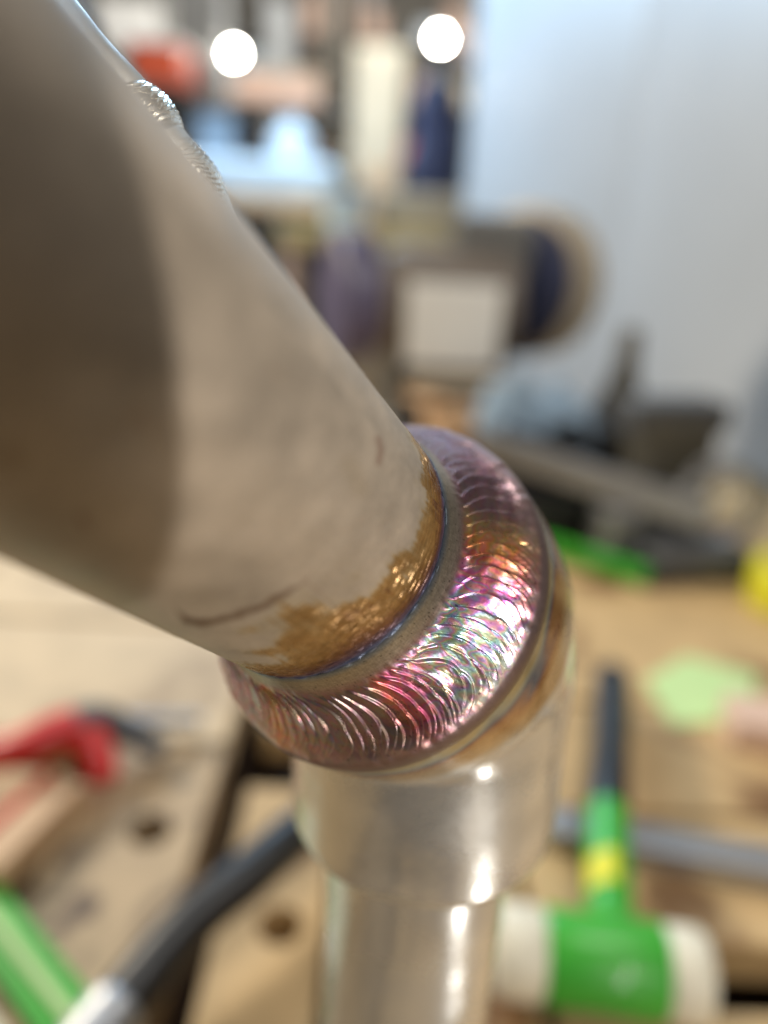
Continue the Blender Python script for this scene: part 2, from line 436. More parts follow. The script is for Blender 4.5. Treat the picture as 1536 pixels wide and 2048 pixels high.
# ---- weld bead: ripples are real relief
nT = 2600
prof = np.array([(1.000, .83), (1.003, .80), (1.014, .75), (1.028, .69), (1.042, .635), (1.060, .575), (1.095, .490), (1.145, .390), (1.205, .290), (1.268, .198), (1.325, .122), (1.368, .072), (1.400, .038), (1.425, .005), (1.445, -.035), (1.456, -.09), (1.458, -.17), (1.452, -.22)])
Lp = np.concatenate([[0], np.cumsum(np.hypot(*np.diff(prof, axis=0).T))]); Lp /= Lp[-1]
ss = np.concatenate([np.linspace(0, .22, 22, endpoint=False), np.linspace(.22, .78, 96, endpoint=False), np.linspace(.78, 1, 34)])
pr = np.stack([np.interp(ss, Lp, prof[:, 0]), np.interp(ss, Lp, prof[:, 1])], -1)
ker = np.ones(7) / 7
for i in range(2): pr[3:-3, i] = np.convolve(pr[:, i], ker, 'valid')
tg = np.gradient(pr, axis=0); nrm = np.stack([-tg[:, 1], tg[:, 0]], -1); nrm /= np.linalg.norm(nrm, axis=1)[:, None]
if nrm[60, 0] < 0: nrm = -nrm
th = np.linspace(0, 2 * math.pi, nT, endpoint=False)
TH, SS = np.meshgrid(th, ss, indexing='ij'); deg = img_deg(TH)
q = (SS - .22) / (.80 - .22)                       # 0 at the inner toe of the ripples, 1 at the outer
w1, w2 = Noise(11, 20, 3, 14), Noise(12, 24, 10, 60); w3 = Noise(13, 20, 30, 90)
# uneven stepping of the torch: warp the angle
warp = 0.55 * np.interp(th, np.linspace(0, 2 * math.pi, 41), np.concatenate([(g := rng.normal(size=40)), g[:1]]))
NR = 80
def scales(N, s0, w, bulge, ph, seed):
    g = np.random.default_rng(seed)
    f = N * TH / (2 * math.pi) + warp[:, None] * 0.8 + ph - bulge * (1 - np.clip(((q - s0) / w) ** 2, 0, 4)) + 0.04 * w1(TH * 3, q * .8)
    idx = np.floor(f).astype(int) % 400; fr = f - np.floor(f)
    amp = g.uniform(0.65, 1.2, 400)[idx]; tilt = g.normal(0, 0.35, 400)[idx]
    saw = np.where(fr < .86, (fr / .86) ** 1.4, 1 - ((fr - .86) / .14))
    return amp * saw, idx, fr
hA, iA, fA = scales(NR, .50, .62, 2.5, 0.0, 5)
hB, iB, fB = scales(NR, .66, .46, 2.0, 0.45, 6)
gA, gB = np.exp(-((q - .36) / .52) ** 2), .80 * np.exp(-((q - .74) / .26) ** 2)
useA = hA * gA > hB * gB
win = sstep(-.02, .10, q) * (1 - sstep(.86, 1.02, q))
hh = np.maximum(hA * gA, hB * gB)
# the ripples stand out most on the side welded last and are flatter further round
strong = np.interp(deg, [0, 25, 45, 80, 200, 240, 262, 275, 290, 340, 360], [1, .95, .85, .6, .5, .6, .65, .85, 1.05, 1.1, 1])
lumps = w1(TH * 5, q * 2)
disp = win * strong * (0.0240 * hh + 0.0025 * lumps) + 0.0003 * w2(TH * 6, q) * win + 0.00012 * w3(TH * 8, q * 4)
disp += 0.0 * np.exp(-((q - .45) / .35) ** 2) * win
# wavy outer and inner edges of the bead
disp += 0.004 * w1(TH * 8, 3.0) * np.exp(-((q - 1.0) / .12) ** 2) + 0.003 * w1(TH * 9, 7.0) * np.exp(-(q / .08) ** 2)
P = polar(pr[None, :, 0] + nrm[None, :, 0] * disp, pr[None, :, 1] + nrm[None, :, 1] * disp, TH)
# oxide colours round the ring
bead = ramp(deg, [(0, (.66, .34, .52)), (6, (.62, .34, .40)), (14, (.50, .24, .20)), (22, (.58, .33, .20)), (28, (.50, .36, .24)), (35, (.34, .24, .25)), (50, (.33, .235, .27)), (70, (.36, .26, .30)), (120, (.38, .29, .33)),
                  (190, (.42, .36, .44)), (212, (.42, .35, .44)), (222, (.44, .37, .42)), (229, (.62, .38, .28)), (236, (.46, .32, .30)), (245, (.38, .30, .31)), (262, (.33, .25, .25)), (275, (.34, .26, .26)), (281, (.50, .24, .22)),
                  (288, (.50, .22, .28)), (296, (.48, .30, .36)), (306, (.55, .47, .50)), (322, (.56, .52, .54)), (342, (.52, .52, .58)), (352, (.58, .45, .58)), (360, (.66, .34, .52))])
# interference colours: hue runs with film thickness, which changes from ripple to ripple and across it
def film(p):
    return np.stack([.5 + .5 * np.cos(6.283 * (p + 0.0)), .5 + .5 * np.cos(6.283 * (p + .36)), .5 + .5 * np.cos(6.283 * (p + .66))], -1)
phs = 0.45 * lumps + 0.22 * w1(TH * 14, q * 4) + 0.5 * q + np.where(useA, 0.22 * np.sin(iA * 2.3), 0.22 * np.sin(iB * 1.7)) + 0.3 * np.where(useA, fA, fB)
irid = np.interp(deg, [0, 12, 30, 60, 200, 235, 262, 285, 300, 330, 355, 360], [.34, .22, .10, .07, .18, .20, .10, .16, .26, .34, .36, .34])
fc = film(phs)
bead = bead * np.interp(deg, [0, 20, 34, 80, 200, 270, 290, 310, 360], [.95, .92, .74, .70, .85, .86, .92, .95, .95])[..., None]
col = bead * (1 - irid[..., None]) + irid[..., None] * bead * (0.35 + 1.25 * fc)
# warmer inside edge, paler pink outer edge
pale = sstep(.70, .95, q)[..., None]
col = col * (1 - .5 * pale) + .5 * pale * np.array([.50, .40, .40])
gcol = ramp(SS, [(0, (.10, .13, .19)), (.03, (.22, .24, .26)), (.07, (.36, .33, .28)), (.14, (.37, .33, .29)), (.20, (.34, .26, .25)), (.24, (.33, .24, .24))])
k = (1 - sstep(.17, .25, SS))[..., None]; col = col * (1 - k) + gcol * (1 + .10 * w2(TH * 8, SS * 20))[..., None] * k
rimc = ramp(SS, [(.8, (.27, .21, .21)), (.9, (.235, .19, .185)), (.96, (.27, .23, .19)), (1.0, (.36, .33, .23))])
k = sstep(.78, .84, SS)[..., None]; col = col * (1 - k) + rimc * k
lum = col.mean(-1, keepdims=True); col = lum + (col - lum) * 1.45
# soot specks
sp = (w3(TH * 5, q * 3) + w2(TH * 4, q * 2) > 3.15) & (q < 1.05)
col = np.where(sp[..., None], col * .35, col)
rgh = np.interp(SS, [0, .2, .26, .76, .86, 1], [.36, .36, .31, .31, .46, .40]) + .02 * lumps * win
bead_o = skin('weld_bead', P, True, np.broadcast_to(col, (*TH.shape, 3)), rgh, M['weld'], asm)
bead_o['label'] = 'stacked rippled weld bead with pink, silver and copper tints'

# ---- elbow fitting: a bent tube body with a socket at each end
dn_r = dn
NA, t_in, t_out = 60, 0.95, 0.75
def bend():
    """centre line, tangent"""
    pts, tan = [], []
    for t in np.linspace(0.14, t_in, 46): pts.append(c0 + t * a0); tan.append(a0)
    A, B = c0 + t_in * a0, E0 + (1.6 - t_in) * dn_r
    for u in np.linspace(0, 1, 60)[1:]:
        p = (1 - u) ** 2 * A + 2 * u * (1 - u) * E0 + u * u * B; pts.append(p); tan.append(unit((1 - u) * (E0 - A) + u * (B - E0)))
    for s in np.linspace(1.6 - t_in, 2.06, 50)[1:]: pts.append(E0 + s * dn_r); tan.append(dn_r)
    return np.array(pts), np.array(tan)
pts, tan = bend()
Lc = np.concatenate([[0], np.cumsum(np.linalg.norm(np.diff(pts, axis=0), axis=1))]); Le = Lc[-1]
# radius along the centre line: first socket, slight waist, second socket, chamfered end
rad = np.interp(Lc, [0, .04, .55, .80, 1.05, 1.45, 1.75, Le - .10, Le - .03, Le], [1.445, 1.455, 1.465, 1.46, 1.42, 1.36, 1.37, 1.37, 1.345, 1.30])
kk = np.hanning(11); kk /= kk.sum(); rad[8:-6] = np.convolve(np.pad(rad, 5, 'edge'), kk, 'valid')[8:-6]
# end face back to the lower pipe
endp = [(pts[-1], dn_r, r_) for r_ in np.linspace(1.27, 1.0, 6)]
nT = 720; th = np.linspace(0, 2 * math.pi, nT, endpoint=False)
rows = []
f1, f2 = e1.copy(), e2.copy()
for p, t, r_ in list(zip(pts, tan, rad)) + endp:
    f1 = unit(f1 - t * (f1 @ t)); f2 = unit(f2 - t * (f2 @ t) - f1 * (f2 @ f1))
    rows.append((p, f1.copy(), f2.copy(), r_))
Lall = np.concatenate([Lc, Le + np.linspace(.02, .2, 6)])
TH, LL = np.meshgrid(th, Lall, indexing='ij')
m1, m2, m3 = Noise(21, 24, 2, 9), Noise(22, 24, 10, 40), Noise(23, 24, 1.2, 4)
ripple = (0.006 * m3(TH * 2, LL * 1.5) + .002 * np.sin(TH * 11 + 1.5 * m3(TH, LL)) * sstep(1.2, 1.7, LL)) * sstep(.5, 1.0, LL) + 0.0012 * m1(TH * 2, LL * 2) * sstep(.2, .6, LL) + 0.0003 * m2(TH * 3, LL * 3)
P = np.stack([np.array(p)[None] + (r_ + ripple[:, i])[:, None] * (np.cos(th)[:, None] * u_ + np.sin(th)[:, None] * v_) for i, (p, u_, v_, r_) in enumerate(rows)], 1) * R
SIL = np.array([.66, .655, .63])
deg = img_deg(TH)
wid = np.interp(deg, [0, 60, 200, 250, 290, 330, 360], [1.25, 1.0, .7, .75, 1.0, 1.4, 1.25])
xx = LL / wid + .035 * m1(TH * 3, LL * 3)
col = ramp(xx, [(0, (.37, .33, .27)), (.06, (.42, .35, .17)), (.12, (.30, .34, .31)), (.17, (.11, .15, .24)), (.215, (.16, .07, .09)), (.28, (.34, .15, .045)), (.38, (.42, .25, .09)), (.56, (.50, .39, .24)), (.72, tuple(SIL))])
col = col * (1 + .05 * m1(TH * 2, LL * 2))[..., None]
rgh = np.interp(LL, [0, .3, .6, 3], [.34, .30, .27, .26]) + .03 * m1(TH, LL)
skin('elbow_fitting', P, True, col, rgh, M['silver'], asm)

# ---- lower pipe, down to the bench
Eh = cw(R * E0)[2] / R
sv = np.linspace(1.95, Eh - 0.002 / R, 160); TH, SV = np.meshgrid(th, sv, indexing='ij')
P = R * (E0 + SV[..., None] * dn_r + (1 + .0035 * m3(TH * 2, SV * 2.2) + .0012 * m1(TH * 2, SV * 2))[..., None] * (np.cos(TH)[..., None] * f1 + np.sin(TH)[..., None] * f2))
col = np.broadcast_to(np.array([.66, .655, .63]), (*TH.shape, 3)) * (1 + .04 * m1(TH * 2, SV) + .04 * m3(TH, SV * 1.5))[..., None]
skin('lower_pipe', P, True, col, 0.28 + .03 * m1(TH, SV), M['silver'], asm)

# ---- a second leg of the assembly runs behind the upper pipe: only a sliver shows past its edge
q0, q1 = ray(120, -60) * 4.9, ray(497, 432) * 5.5            # its visible edge, in pipe radii
axd = unit(q1 - q0); back = unit(np.cross(np.cross(axd, unit(q0)), axd)); side = unit(np.cross(unit(q0), axd))
if side[0] > 0: side = -side
RB = 0.62
sv = np.linspace(-2.0, np.linalg.norm(q1 - q0), 700); th2 = np.linspace(0, 2 * math.pi, 360, endpoint=False)
TH, SV = np.meshgrid(th2, sv, indexing='ij')
Ltot = np.linalg.norm(q1 - q0); g1 = side; g2 = unit(np.cross(axd, side))
def bump_at(px, py, w):
    # position along the edge of a given pixel
    d_ = ray(px, py); A = np.stack([d_, -axd], 1); return np.linalg.lstsq(A, q0, rcond=None)[0][1]
s1, s2 = bump_at(332, 212, 0), bump_at(440, 352, 0)
b1 = np.clip(1 - ((SV - s1) / .17) ** 2, 0, 1) ** .8; b2 = np.clip(1 - ((SV - s2) / .30) ** 2, 0, 1) ** .8
bb = np.maximum(b1, b2 * .55)
rp_ = np.mod(SV * 27 + 1.2 * np.sin(TH * 3) + .3 * m1(TH * 4, SV * 4), 1) ** 1.5
cen = q0 + side * (RB - .025)
end = sstep(Ltot - .45, Ltot - .02, SV)
rr = RB * (1 - .16 * end) * (1 - .07 * (1 - sstep(s1 - .6, s1 - .1, SV))) - .015 + .036 * bb + .020 * bb * rp_
P = R * (cen + SV[..., None] * axd + rr[..., None] * (np.cos(TH)[..., None] * g1 + np.sin(TH)[..., None] * g2))
col = np.array([.52, .50, .45]) * (1 + .05 * m1(TH * 2, SV))[..., None] + bb[..., None] * np.array([.20, .14, .04]) * (.3 + .9 * rp_[..., None])
skin('rear_pipe', P, True, col, .34 - .12 * bb, M['fitting'], asm)

# ------------------------------------------------------------------ workbench
def xy(px, py, z=0.0):
    p = on(px, py, z); return p[0], p[1]

wb = thing('workbench', (0.0, 0.75, FLOOR_Z), 'slatted wooden workbench of tan boards with dark gaps and round dog holes', 'workbench')
deck = obj('under_deck', box((0.1, 0.60, -0.12), (2.0, 1.85, 0.03)), M['deck'], wb, smooth=False)
rz = math.radians(-2.0)
gx = [-0.90, -0.62, -0.36]
def board(x0, x1, y0, y1, m, hole=None, z1=0.0):
    if hole: g = plate_hole(x0, x1, y0, y1, *hole, z1 - .045, z1)
    else: g = box(((x0 + x1) / 2, (y0 + y1) / 2, z1 - .015), (x1 - x0, y1 - y0, .03), bev=.0025)
    obj('board', g, m, wb, smooth=False)
# dog-holed jaws beside the pipe
hA_, hB_ = xy(300, 1660), xy(560, 1850)
xa = xy(405, 1640)[0]; xb = xy(482, 1640)[0]; xc = xy(1062, 1900)[0]
ya = xy(300, 1490)[1]
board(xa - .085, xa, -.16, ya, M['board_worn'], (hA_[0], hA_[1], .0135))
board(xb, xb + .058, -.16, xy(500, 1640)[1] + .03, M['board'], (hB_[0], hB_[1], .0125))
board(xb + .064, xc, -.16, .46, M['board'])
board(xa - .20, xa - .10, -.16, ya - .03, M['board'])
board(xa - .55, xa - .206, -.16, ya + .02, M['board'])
board(xa - .75, xa, ya + .006, .62, M['board_sunlit'])
board(xa - .75, xa, .626, 1.05, M['board_sunlit'])
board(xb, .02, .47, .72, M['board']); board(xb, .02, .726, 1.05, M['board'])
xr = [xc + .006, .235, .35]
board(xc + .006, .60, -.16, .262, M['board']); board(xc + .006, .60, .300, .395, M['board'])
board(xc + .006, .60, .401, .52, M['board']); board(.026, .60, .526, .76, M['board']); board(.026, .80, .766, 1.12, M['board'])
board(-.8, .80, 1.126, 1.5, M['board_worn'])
for sx in (-.8, .95):
    for sy in (0.05, 1.45): obj('leg', box((sx, sy, (FLOOR_Z - .08) / 2), (.07, .07, -.085 - FLOOR_Z)), M['deck'], wb, smooth=False)

# ------------------------------------------------------------------ mallet
hz = 0.028
pA, pB = on(992, 1895, hz), on(1408, 1955, hz); pA[2] = pB[2] = hz
ax = unit(pB - pA); Lh = np.linalg.norm(pB - pA); rh = .0215
mid = on(1222, 1925, hz); mid[2] = hz
ml = thing('mallet', (mid[0], mid[1], 0), 'green soft-faced mallet with white caps lying on the bench boards', 'mallet')
f = lambda a_, b_, r_: [(r_ * .9, a_ * Lh), (r_, a_ * Lh + .003), (r_, b_ * Lh - .003), (r_ * .9, b_ * Lh)]
obj('head', lathe([(rh * .97, .235 * Lh), (rh * 1.03, .26 * Lh), (rh * .98, .5 * Lh), (rh * 1.03, .77 * Lh), (rh * .97, .80 * Lh)], pA, ax), M['green'], ml)
obj('face_cap', lathe(f(0, .235, rh * 1.0), pA, ax), M['white_plastic'], ml)
obj('face_cap', lathe(f(.80, 1.0, rh * 1.0), pA, ax), M['white_plastic'], ml)
hp = [on(1222, 1880, hz), on(1216, 1750, .03), on(1214, 1625, .03), on(1222, 1480, .028), on(1225, 1350, .026)]
nk = spline(np.array(hp[:3]), 16)
neck = obj('neck', sweep(nk, np.interp(np.arange(len(nk)), [0, 3, len(nk) - 1], [.0165, .0125, .0125]), 20), M['green'], ml)
stp = on(1203, 1745, .046)
sg = []
for k_ in np.linspace(0, 1, 7):
    pc_ = nk[5] * (1 - k_) + nk[9] * k_
    sg.append([pc_ + .0130 * (np.array([1.0, 0, 0]) * math.cos(a_) + np.array([0, 0, 1.0]) * math.sin(a_)) for a_ in np.radians(np.linspace(75, 165, 9))])
sg = np.array(sg).reshape(-1, 3)
obj('sticker', (sg, [(i_ * 9 + j_, i_ * 9 + j_ + 1, (i_ + 1) * 9 + j_ + 1, (i_ + 1) * 9 + j_) for i_ in range(6) for j_ in range(8)]), M['yellow'], ml)
gp = spline(np.array(hp[2:]), 20)
gr = obj('grip', sweep(gp, np.interp(np.arange(len(gp)), [0, 2, 9, len(gp) - 2, len(gp) - 1], [.0128, .0138, .0128, .0145, .012]), 20), M['black'], ml)

# flat steel bar under the mallet's neck
b0, b1_ = on(1090, 1650, .008), on(1640, 1752, .008)
d_ = unit(b1_ - b0); o = obj('flat_bar', box((b0 + b1_) / 2 * (1, 1, 0) + (0, 0, .0075), (np.linalg.norm(b1_ - b0), .022, .015), math.atan2(d_[1], d_[0]), .0012), M['steel'], smooth=False)
tag(o, 'grey flat steel bar lying crosswise under the green mallet neck', 'bar')

# paper note, wooden offcut, tape roll, green strip
poly = [xy(1290, 1360, .002), xy(1345, 1448, .002), xy(1500, 1440, .002), xy(1515, 1352, .002), xy(1372, 1312, .002)]
o = obj('paper_note', prism(poly, .001, .0022), M['note'], smooth=False); tag(o, 'pale green paper note lying flat on the bench beyond the mallet', 'note')
p = on(1570, 1452, .012); o = obj('wood_offcut', box((p[0], p[1], .011), (.085, .045, .022), -.2, .002), M['pink_card'], smooth=False); tag(o, 'pinkish wood offcut beside the pale green note', 'wood block')
p = on(1592, 1178, .02)
tr = thing('tape_roll', (p[0], p[1], 0), 'bright yellow roll of tape lying on the bench by the white wall', 'tape')
obj('tape', lathe([(.030, .0), (.046, .0), (.047, .002), (.047, .043), (.046, .045), (.030, .045), (.030, 0)], (p[0], p[1], 0), (0, 0, 1), cap=False), M['yellow'], tr)
obj('core', lathe([(.027, .001), (.0298, .001), (.0298, .044), (.027, .044), (.027, .001)], (p[0], p[1], 0), (0, 0, 1), cap=False), M['wood_lt'], tr)
b0, b1_ = on(1040, 1055, .02), on(1300, 1138, .02); d_ = unit(b1_ - b0)
sl = thing('spirit_level', ((b0 + b1_) / 2) * (1, 1, 0), 'long green spirit level lying along the far edge of the boards', 'level')
LB = np.linalg.norm(b1_ - b0); rzl = math.atan2(d_[1], d_[0])
obj('body', box((b0 + b1_) / 2 * (1, 1, 0) + (0, 0, .009), (LB, .018, .018), rzl, .002), M['green'], sl, smooth=False)
for s in (-1, 1): obj('end_cap', box((b0 + b1_) / 2 * (1, 1, 0) + d_ * (1, 1, 0) * s * (LB / 2 + .004) + (0, 0, .010), (.008, .020, .020), rzl, .002), M['black'], sl, smooth=False)

# ------------------------------------------------------------------ left side of the bench
hzs = [on(150, 2130, .03), on(250, 2000, .03), on(380, 1845, .034), on(500, 1745, .036), on(620, 1645, .034), on(720, 1590, .02)]
hs_ = spline(np.array(hzs), 50)
ho = thing('rubber_hose', (hs_[len(hs_) // 2][0], hs_[len(hs_) // 2][1], 0), 'thick black rubber hose bridging the dog-holed bench jaws', 'hose')
obj('hose_body', sweep(hs_[8:], .0130, 24), M['black'], ho)
obj('collar', sweep(hs_[:10], np.array([.0145] * 8 + [.0152, .0138]), 24), M['steel'], ho)

# red-handled clamp
c1, c2, c3 = on(-60, 1520, .03), on(100, 1470, .035), on(195, 1450, .03)
cl = thing('hand_clamp', (c2[0], c2[1], 0), 'red handled hand clamp with a dark grey jaw on the bench', 'clamp')
obj('handle', sweep(spline([c1, on(40, 1495, .035), c2, on(150, 1455, .034)], 24), np.linspace(.012, .016, 24), 18, .8), M['red'], cl)
obj('handle', sweep(spline([on(170, 1470, .03), on(195, 1515, .022), on(205, 1560, .014)], 16), np.linspace(.014, .010, 16), 18, .8), M['red'], cl)
obj('jaw', sweep(spline([on(140, 1450, .03), on(200, 1432, .03), on(270, 1470, .02), on(330, 1500, .012)], 20), np.linspace(.013, .009, 20), 16, .7), M['dark_grey'], cl)
obj('screw', sweep([on(200, 1440, .028), on(400, 1440, .012)], .005, 14), M['steel'], cl)
# red and pale wood stick
b0, b1_ = on(-40, 1735, .02), on(140, 1560, .02)
st = thing('marking_stick', ((b0 + b1_) / 2) * (1, 1, 0), 'pale wooden stick edged in red below the clamp handle', 'stick')
d_ = unit((b1_ - b0) * (1, 1, 0)); L_ = np.linalg.norm((b1_ - b0)[:2]); n_ = np.array([-d_[1], d_[0], 0])
mb = (b0 + b1_) / 2 * (1, 1, 0)
obj('shaft', box(mb + (0, 0, .011), (L_, .022, .022), math.atan2(d_[1], d_[0]), .001), M['wood_lt'], st, smooth=False)
obj('edge_strip', box(mb + n_ * .0142 + (0, 0, .012), (L_, .006, .024), math.atan2(d_[1], d_[0]), .001), M['red'], st, smooth=False)
# green strap and paper at the corner
b0, b1_ = on(-60, 1775, .012), on(215, 2130, .012); d_ = unit((b1_ - b0) * (1, 1, 0)); L_ = np.linalg.norm((b1_ - b0)[:2]) ; mb = (b0 + b1_) / 2 * (1, 1, 0)
sq = thing('folding_rule', mb, 'bright green flat rule lying beside off-white paper at the bench corner', 'rule')
obj('blade', box(mb + (0, 0, .006), (L_ * 1.2, .026, .008), math.atan2(d_[1], d_[0]), .001), M['green'], sq, smooth=False)
obj('edge', box(mb + (0, 0, .0115), (L_ * 1.2, .006, .003), math.atan2(d_[1], d_[0]), .0008), M['note'], sq, smooth=False)
n_ = np.array([-d_[1], d_[0], 0]); 
if n_[0] > 0: n_ = -n_
pc = mb + n_ * .07
o = obj('paper_sheet', box(pc + (0, 0, .0015), (L_ * .9, .10, .0015), math.atan2(d_[1], d_[0])), M['paper'], smooth=False); tag(o, 'off-white paper sheet beside the bright green rule', 'paper')

# ------------------------------------------------------------------ bench grinder on the far end of the bench
def gz(Z):  # depth axis helper: axes of the picture, upright
    return np.array([1.0, 0, 0]), np.array([0, 1.0, 0]), np.array([0, 0, 1.0])
Zg = 1.10
pm = at(905, 650, Zg)
gb = thing('bench_grinder', (pm[0], pm[1] + .08, 0.0), 'dark blue bench grinder with a white label plate on its motor', 'grinder')
obj('motor', lathe([(.05, -.11), (.085, -.10), (.092, -.07), (.092, .07), (.085, .10), (.05, .11)], pm + (0, .10, .015), (1, 0, 0)), M['motor'], gb)
lb = obj('label_plate', box(pm + (0, -.008, 0), (.138, .006, .118), 0, .002), M['label'], gb, smooth=False)
obj('printed_mark', box(at(915, 615, Zg) + (0, -.0125, 0), (.026, .001, .032)), M['mark'], lb, smooth=False)
pr_ = at(1072, 575, Zg)
gd = obj('wheel_guard', lathe([(.108, -.03), (.114, -.026), (.114, .026), (.108, .03)], pr_ + (.012, .10, 0), unit((1, .85, 0))), M['tan_metal'], gb)
obj('grinding_wheel', lathe([(.02, -.048), (.094, -.046), (.100, -.042), (.100, -.02)], pr_ + (.012, .10, 0), unit((1, .85, 0))), M['navy'], gb)
pl_ = at(690, 610, Zg)
obj('wheel_guard', lathe([(.095, -.03), (.10, -.026), (.10, .026), (.095, .03)], pl_ + (0, .10, 0), unit((1, .3, 0))), M['purple'], gb)
obj('spindle', sweep([pl_ + (0, .10, 0), pr_ + (0, .10, 0)], .018, 16), M['steel'], gb)
obj('pedestal', box((pm[0], pm[1] + .10, (pm[2] - .05) / 2), (.17, .14, max(.04, pm[2] - .05)), 0, .012), M['dark_grey'], gb, smooth=False)
obj('tool_rest', box(at(930, 765, Zg - .04), (.15, .05, .012), .15, .002), M['tan_metal'], gb, smooth=False)
obj('spark_screen', box(at(1000, 500, Zg + .05), (.14, .05, .10), 0, .01), M['post'], gb, smooth=False)

# blue cloth lying over a crate, black case, square bar, vice
pq = at(1075, 800, 1.0)
def cloth(c, sx, sy, top, drop, seed):
    nz = Noise(seed, 16, 1.5, 6); n = 34; V = []; Fc = []
    for i in range(n):
        for j in range(n):
            u, v = i / (n - 1) * 2 - 1, j / (n - 1) * 2 - 1; e = max(abs(u), abs(v))
            V.append((c[0] + u * sx * (1 - .12 * e * e), c[1] + v * sy * (1 - .12 * e * e), top - drop * max(0, e - .45) ** 1.3 * 2 + .012 * float(nz(u * 2, v * 2))))
    for i in range(n - 1):
        for j in range(n - 1): Fc.append((i * n + j, (i + 1) * n + j, (i + 1) * n + j + 1, i * n + j + 1))
    return np.array(V), Fc
bxz = max(.05, pq[2])
o = obj('black_case', box((pq[0] + .045, pq[1], bxz / 2 - .012), (.19, .13, bxz - .026), .12, .01), M['black'], smooth=False); tag(o, 'black tool case on the bench, half covered by a blue rag', 'case')
o = obj('blue_rag', cloth((pq[0] - .012, pq[1] - .01), .085, .07, bxz + .018, .05, 4), M['pale_blue']); tag(o, 'crumpled pale blue rag thrown over the black case', 'rag')

b0, b1_ = at(960, 880, .93), at(1420, 1035, .86)
vb = thing('bench_vice', ((b0 + b1_) / 2) * (1, 1, 0), 'grey and black vice with a long sloping square bar', 'vice')
d_ = unit(b1_ - b0); n_ = unit(np.cross(d_, (0, 1, 0))); m_ = np.cross(n_, d_)
obj('slide_bar', box((b0 + b1_) / 2, (np.linalg.norm(b1_ - b0), .028, .034), 0, .003, axes=np.stack([d_, m_, n_])), M['steel'], vb, smooth=False)
pj = at(1345, 930, .90)
obj('fixed_jaw', box((pj[0], pj[1] + .03, pj[2] / 2 + .03), (.10, .07, pj[2] + .06), .2, .012), M['olive'], vb, smooth=False)
obj('jaw_top', box(pj + (0, .03, .055), (.125, .06, .04), .2, .008), M['dark_grey'], vb, smooth=False)
pk = at(1130, 985, .93)
obj('base', box((pk[0], pk[1] + .03, max(.03, pk[2]) / 2), (.17, .10, max(.04, pk[2])), .1, .01), M['black'], vb, smooth=False)
ps = at(1235, 1055, .88)
obj('swivel_leg', box((ps[0], ps[1] + .01, ps[2] / 2 + .008), (.045, .045, ps[2] + .03), .2, .004), M['steel'], vb, smooth=False)
pt_ = at(1400, 1120, .84)
obj('mount_block', box((pt_[0], pt_[1] + .03, max(.02, pt_[2]) / 2 + .004), (.12, .08, max(.03, pt_[2]) + .008), .2, .006), M['dark_grey'], vb, smooth=False)
pv = at(1275, 740, 1.02)
fn = thing('funnel', (pv[0], pv[1] + .05, 0), 'dark conical funnel upright beside the white wall', 'funnel')
obj('cone', lathe([(.070, 0.0), (.072, .006), (.05, pv[2] * .45), (.018, pv[2] * .95), (.014, pv[2] + .045), (.010, pv[2] + .05)], (pv[0], pv[1] + .05, 0), (0, 0, 1)), M['olive'], fn)
obj('rim', lathe([(.0735, 0.001), (.082, .001), (.082, .01), (.0735, .01), (.0735, .001)], (pv[0], pv[1] + .05, 0), (0, 0, 1), cap=False), M['dark_grey'], fn)

# ------------------------------------------------------------------ white partition on the right, in two panels
w0 = at(955, 200, 2.6); w1_ = at(1260, 400, 1.75); w2_ = at(1760, 900, 1.0)
def panel(p, q, z0, z1, t=.04):
    p, q = np.array([p[0], p[1], 0]), np.array([q[0], q[1], 0]); d_ = unit(q - p); L_ = np.linalg.norm(q - p)
    return box((p + q) / 2 + (0, 0, (z0 + z1) / 2), (L_, t, z1 - z0), math.atan2(d_[1], d_[0]), .004)
wp = thing('partition_wall', (w1_[0], w1_[1], FLOOR_Z), 'tall white painted partition wall standing behind the bench grinder', 'wall')
obj('panel', panel(w0, w1_ + unit((w0 - w1_) * (1, 1, 0)) * .006, FLOOR_Z, 2.4), M['white_panel'], wp, smooth=False)
obj('panel', panel(w1_, w2_, FLOOR_Z, 2.4), M['white_panel'], wp, smooth=False)

# ------------------------------------------------------------------ far workshop
def upright(name, px, py0, py1, wpx, Z, m, label, cat, depth=.25, group=None, ground=False):
    p0, p1 = at(px, py0, Z), at(px, py1, Z); w = wpx / F * Z
    if ground: p1 = np.array([p0[0], p0[1], FLOOR_Z + .001])
    t = thing(name, (p0[0], p0[1] + depth / 2, min(p0[2], p1[2])), label, cat, group)
    obj('body', box(((p0[0] + p1[0]) / 2, p0[1] + depth / 2, (p0[2] + p1[2]) / 2), (w, depth, abs(p0[2] - p1[2])), 0, min(w, depth) * .06), m, t, smooth=False)
    return t, p0, p1, w

def hanging_lamp(px, py, Z, label):
    p = at(px, py, Z)
    t = thing('hanging_lamp', p, label, 'lamp', 'lit globe lamps hanging in the workshop')
    obj('bulb', lathe([(.003, -.028), (.015, -.024), (.025, -.013), (.028, 0), (.025, .013), (.018, .022), (.010, .028), (.010, .029)], p, (0, 0, 1), 28), M['bulb'], t)
    obj('socket', lathe([(.014, .0295), (.02, .034), (.02, .10), (.008, .11)], p, (0, 0, 1), 20), M['dark_grey'], t)
    obj('cord', sweep([p + (0, 0, .11), p + (0, 0, 1.6)], .004, 10), M['black'], t)
hanging_lamp(468, 107, 4.0, 'lit round globe lamp in front of the pale shelf upright')
hanging_lamp(881, 78, 3.9, 'lit round globe lamp nearest the white partition wall')

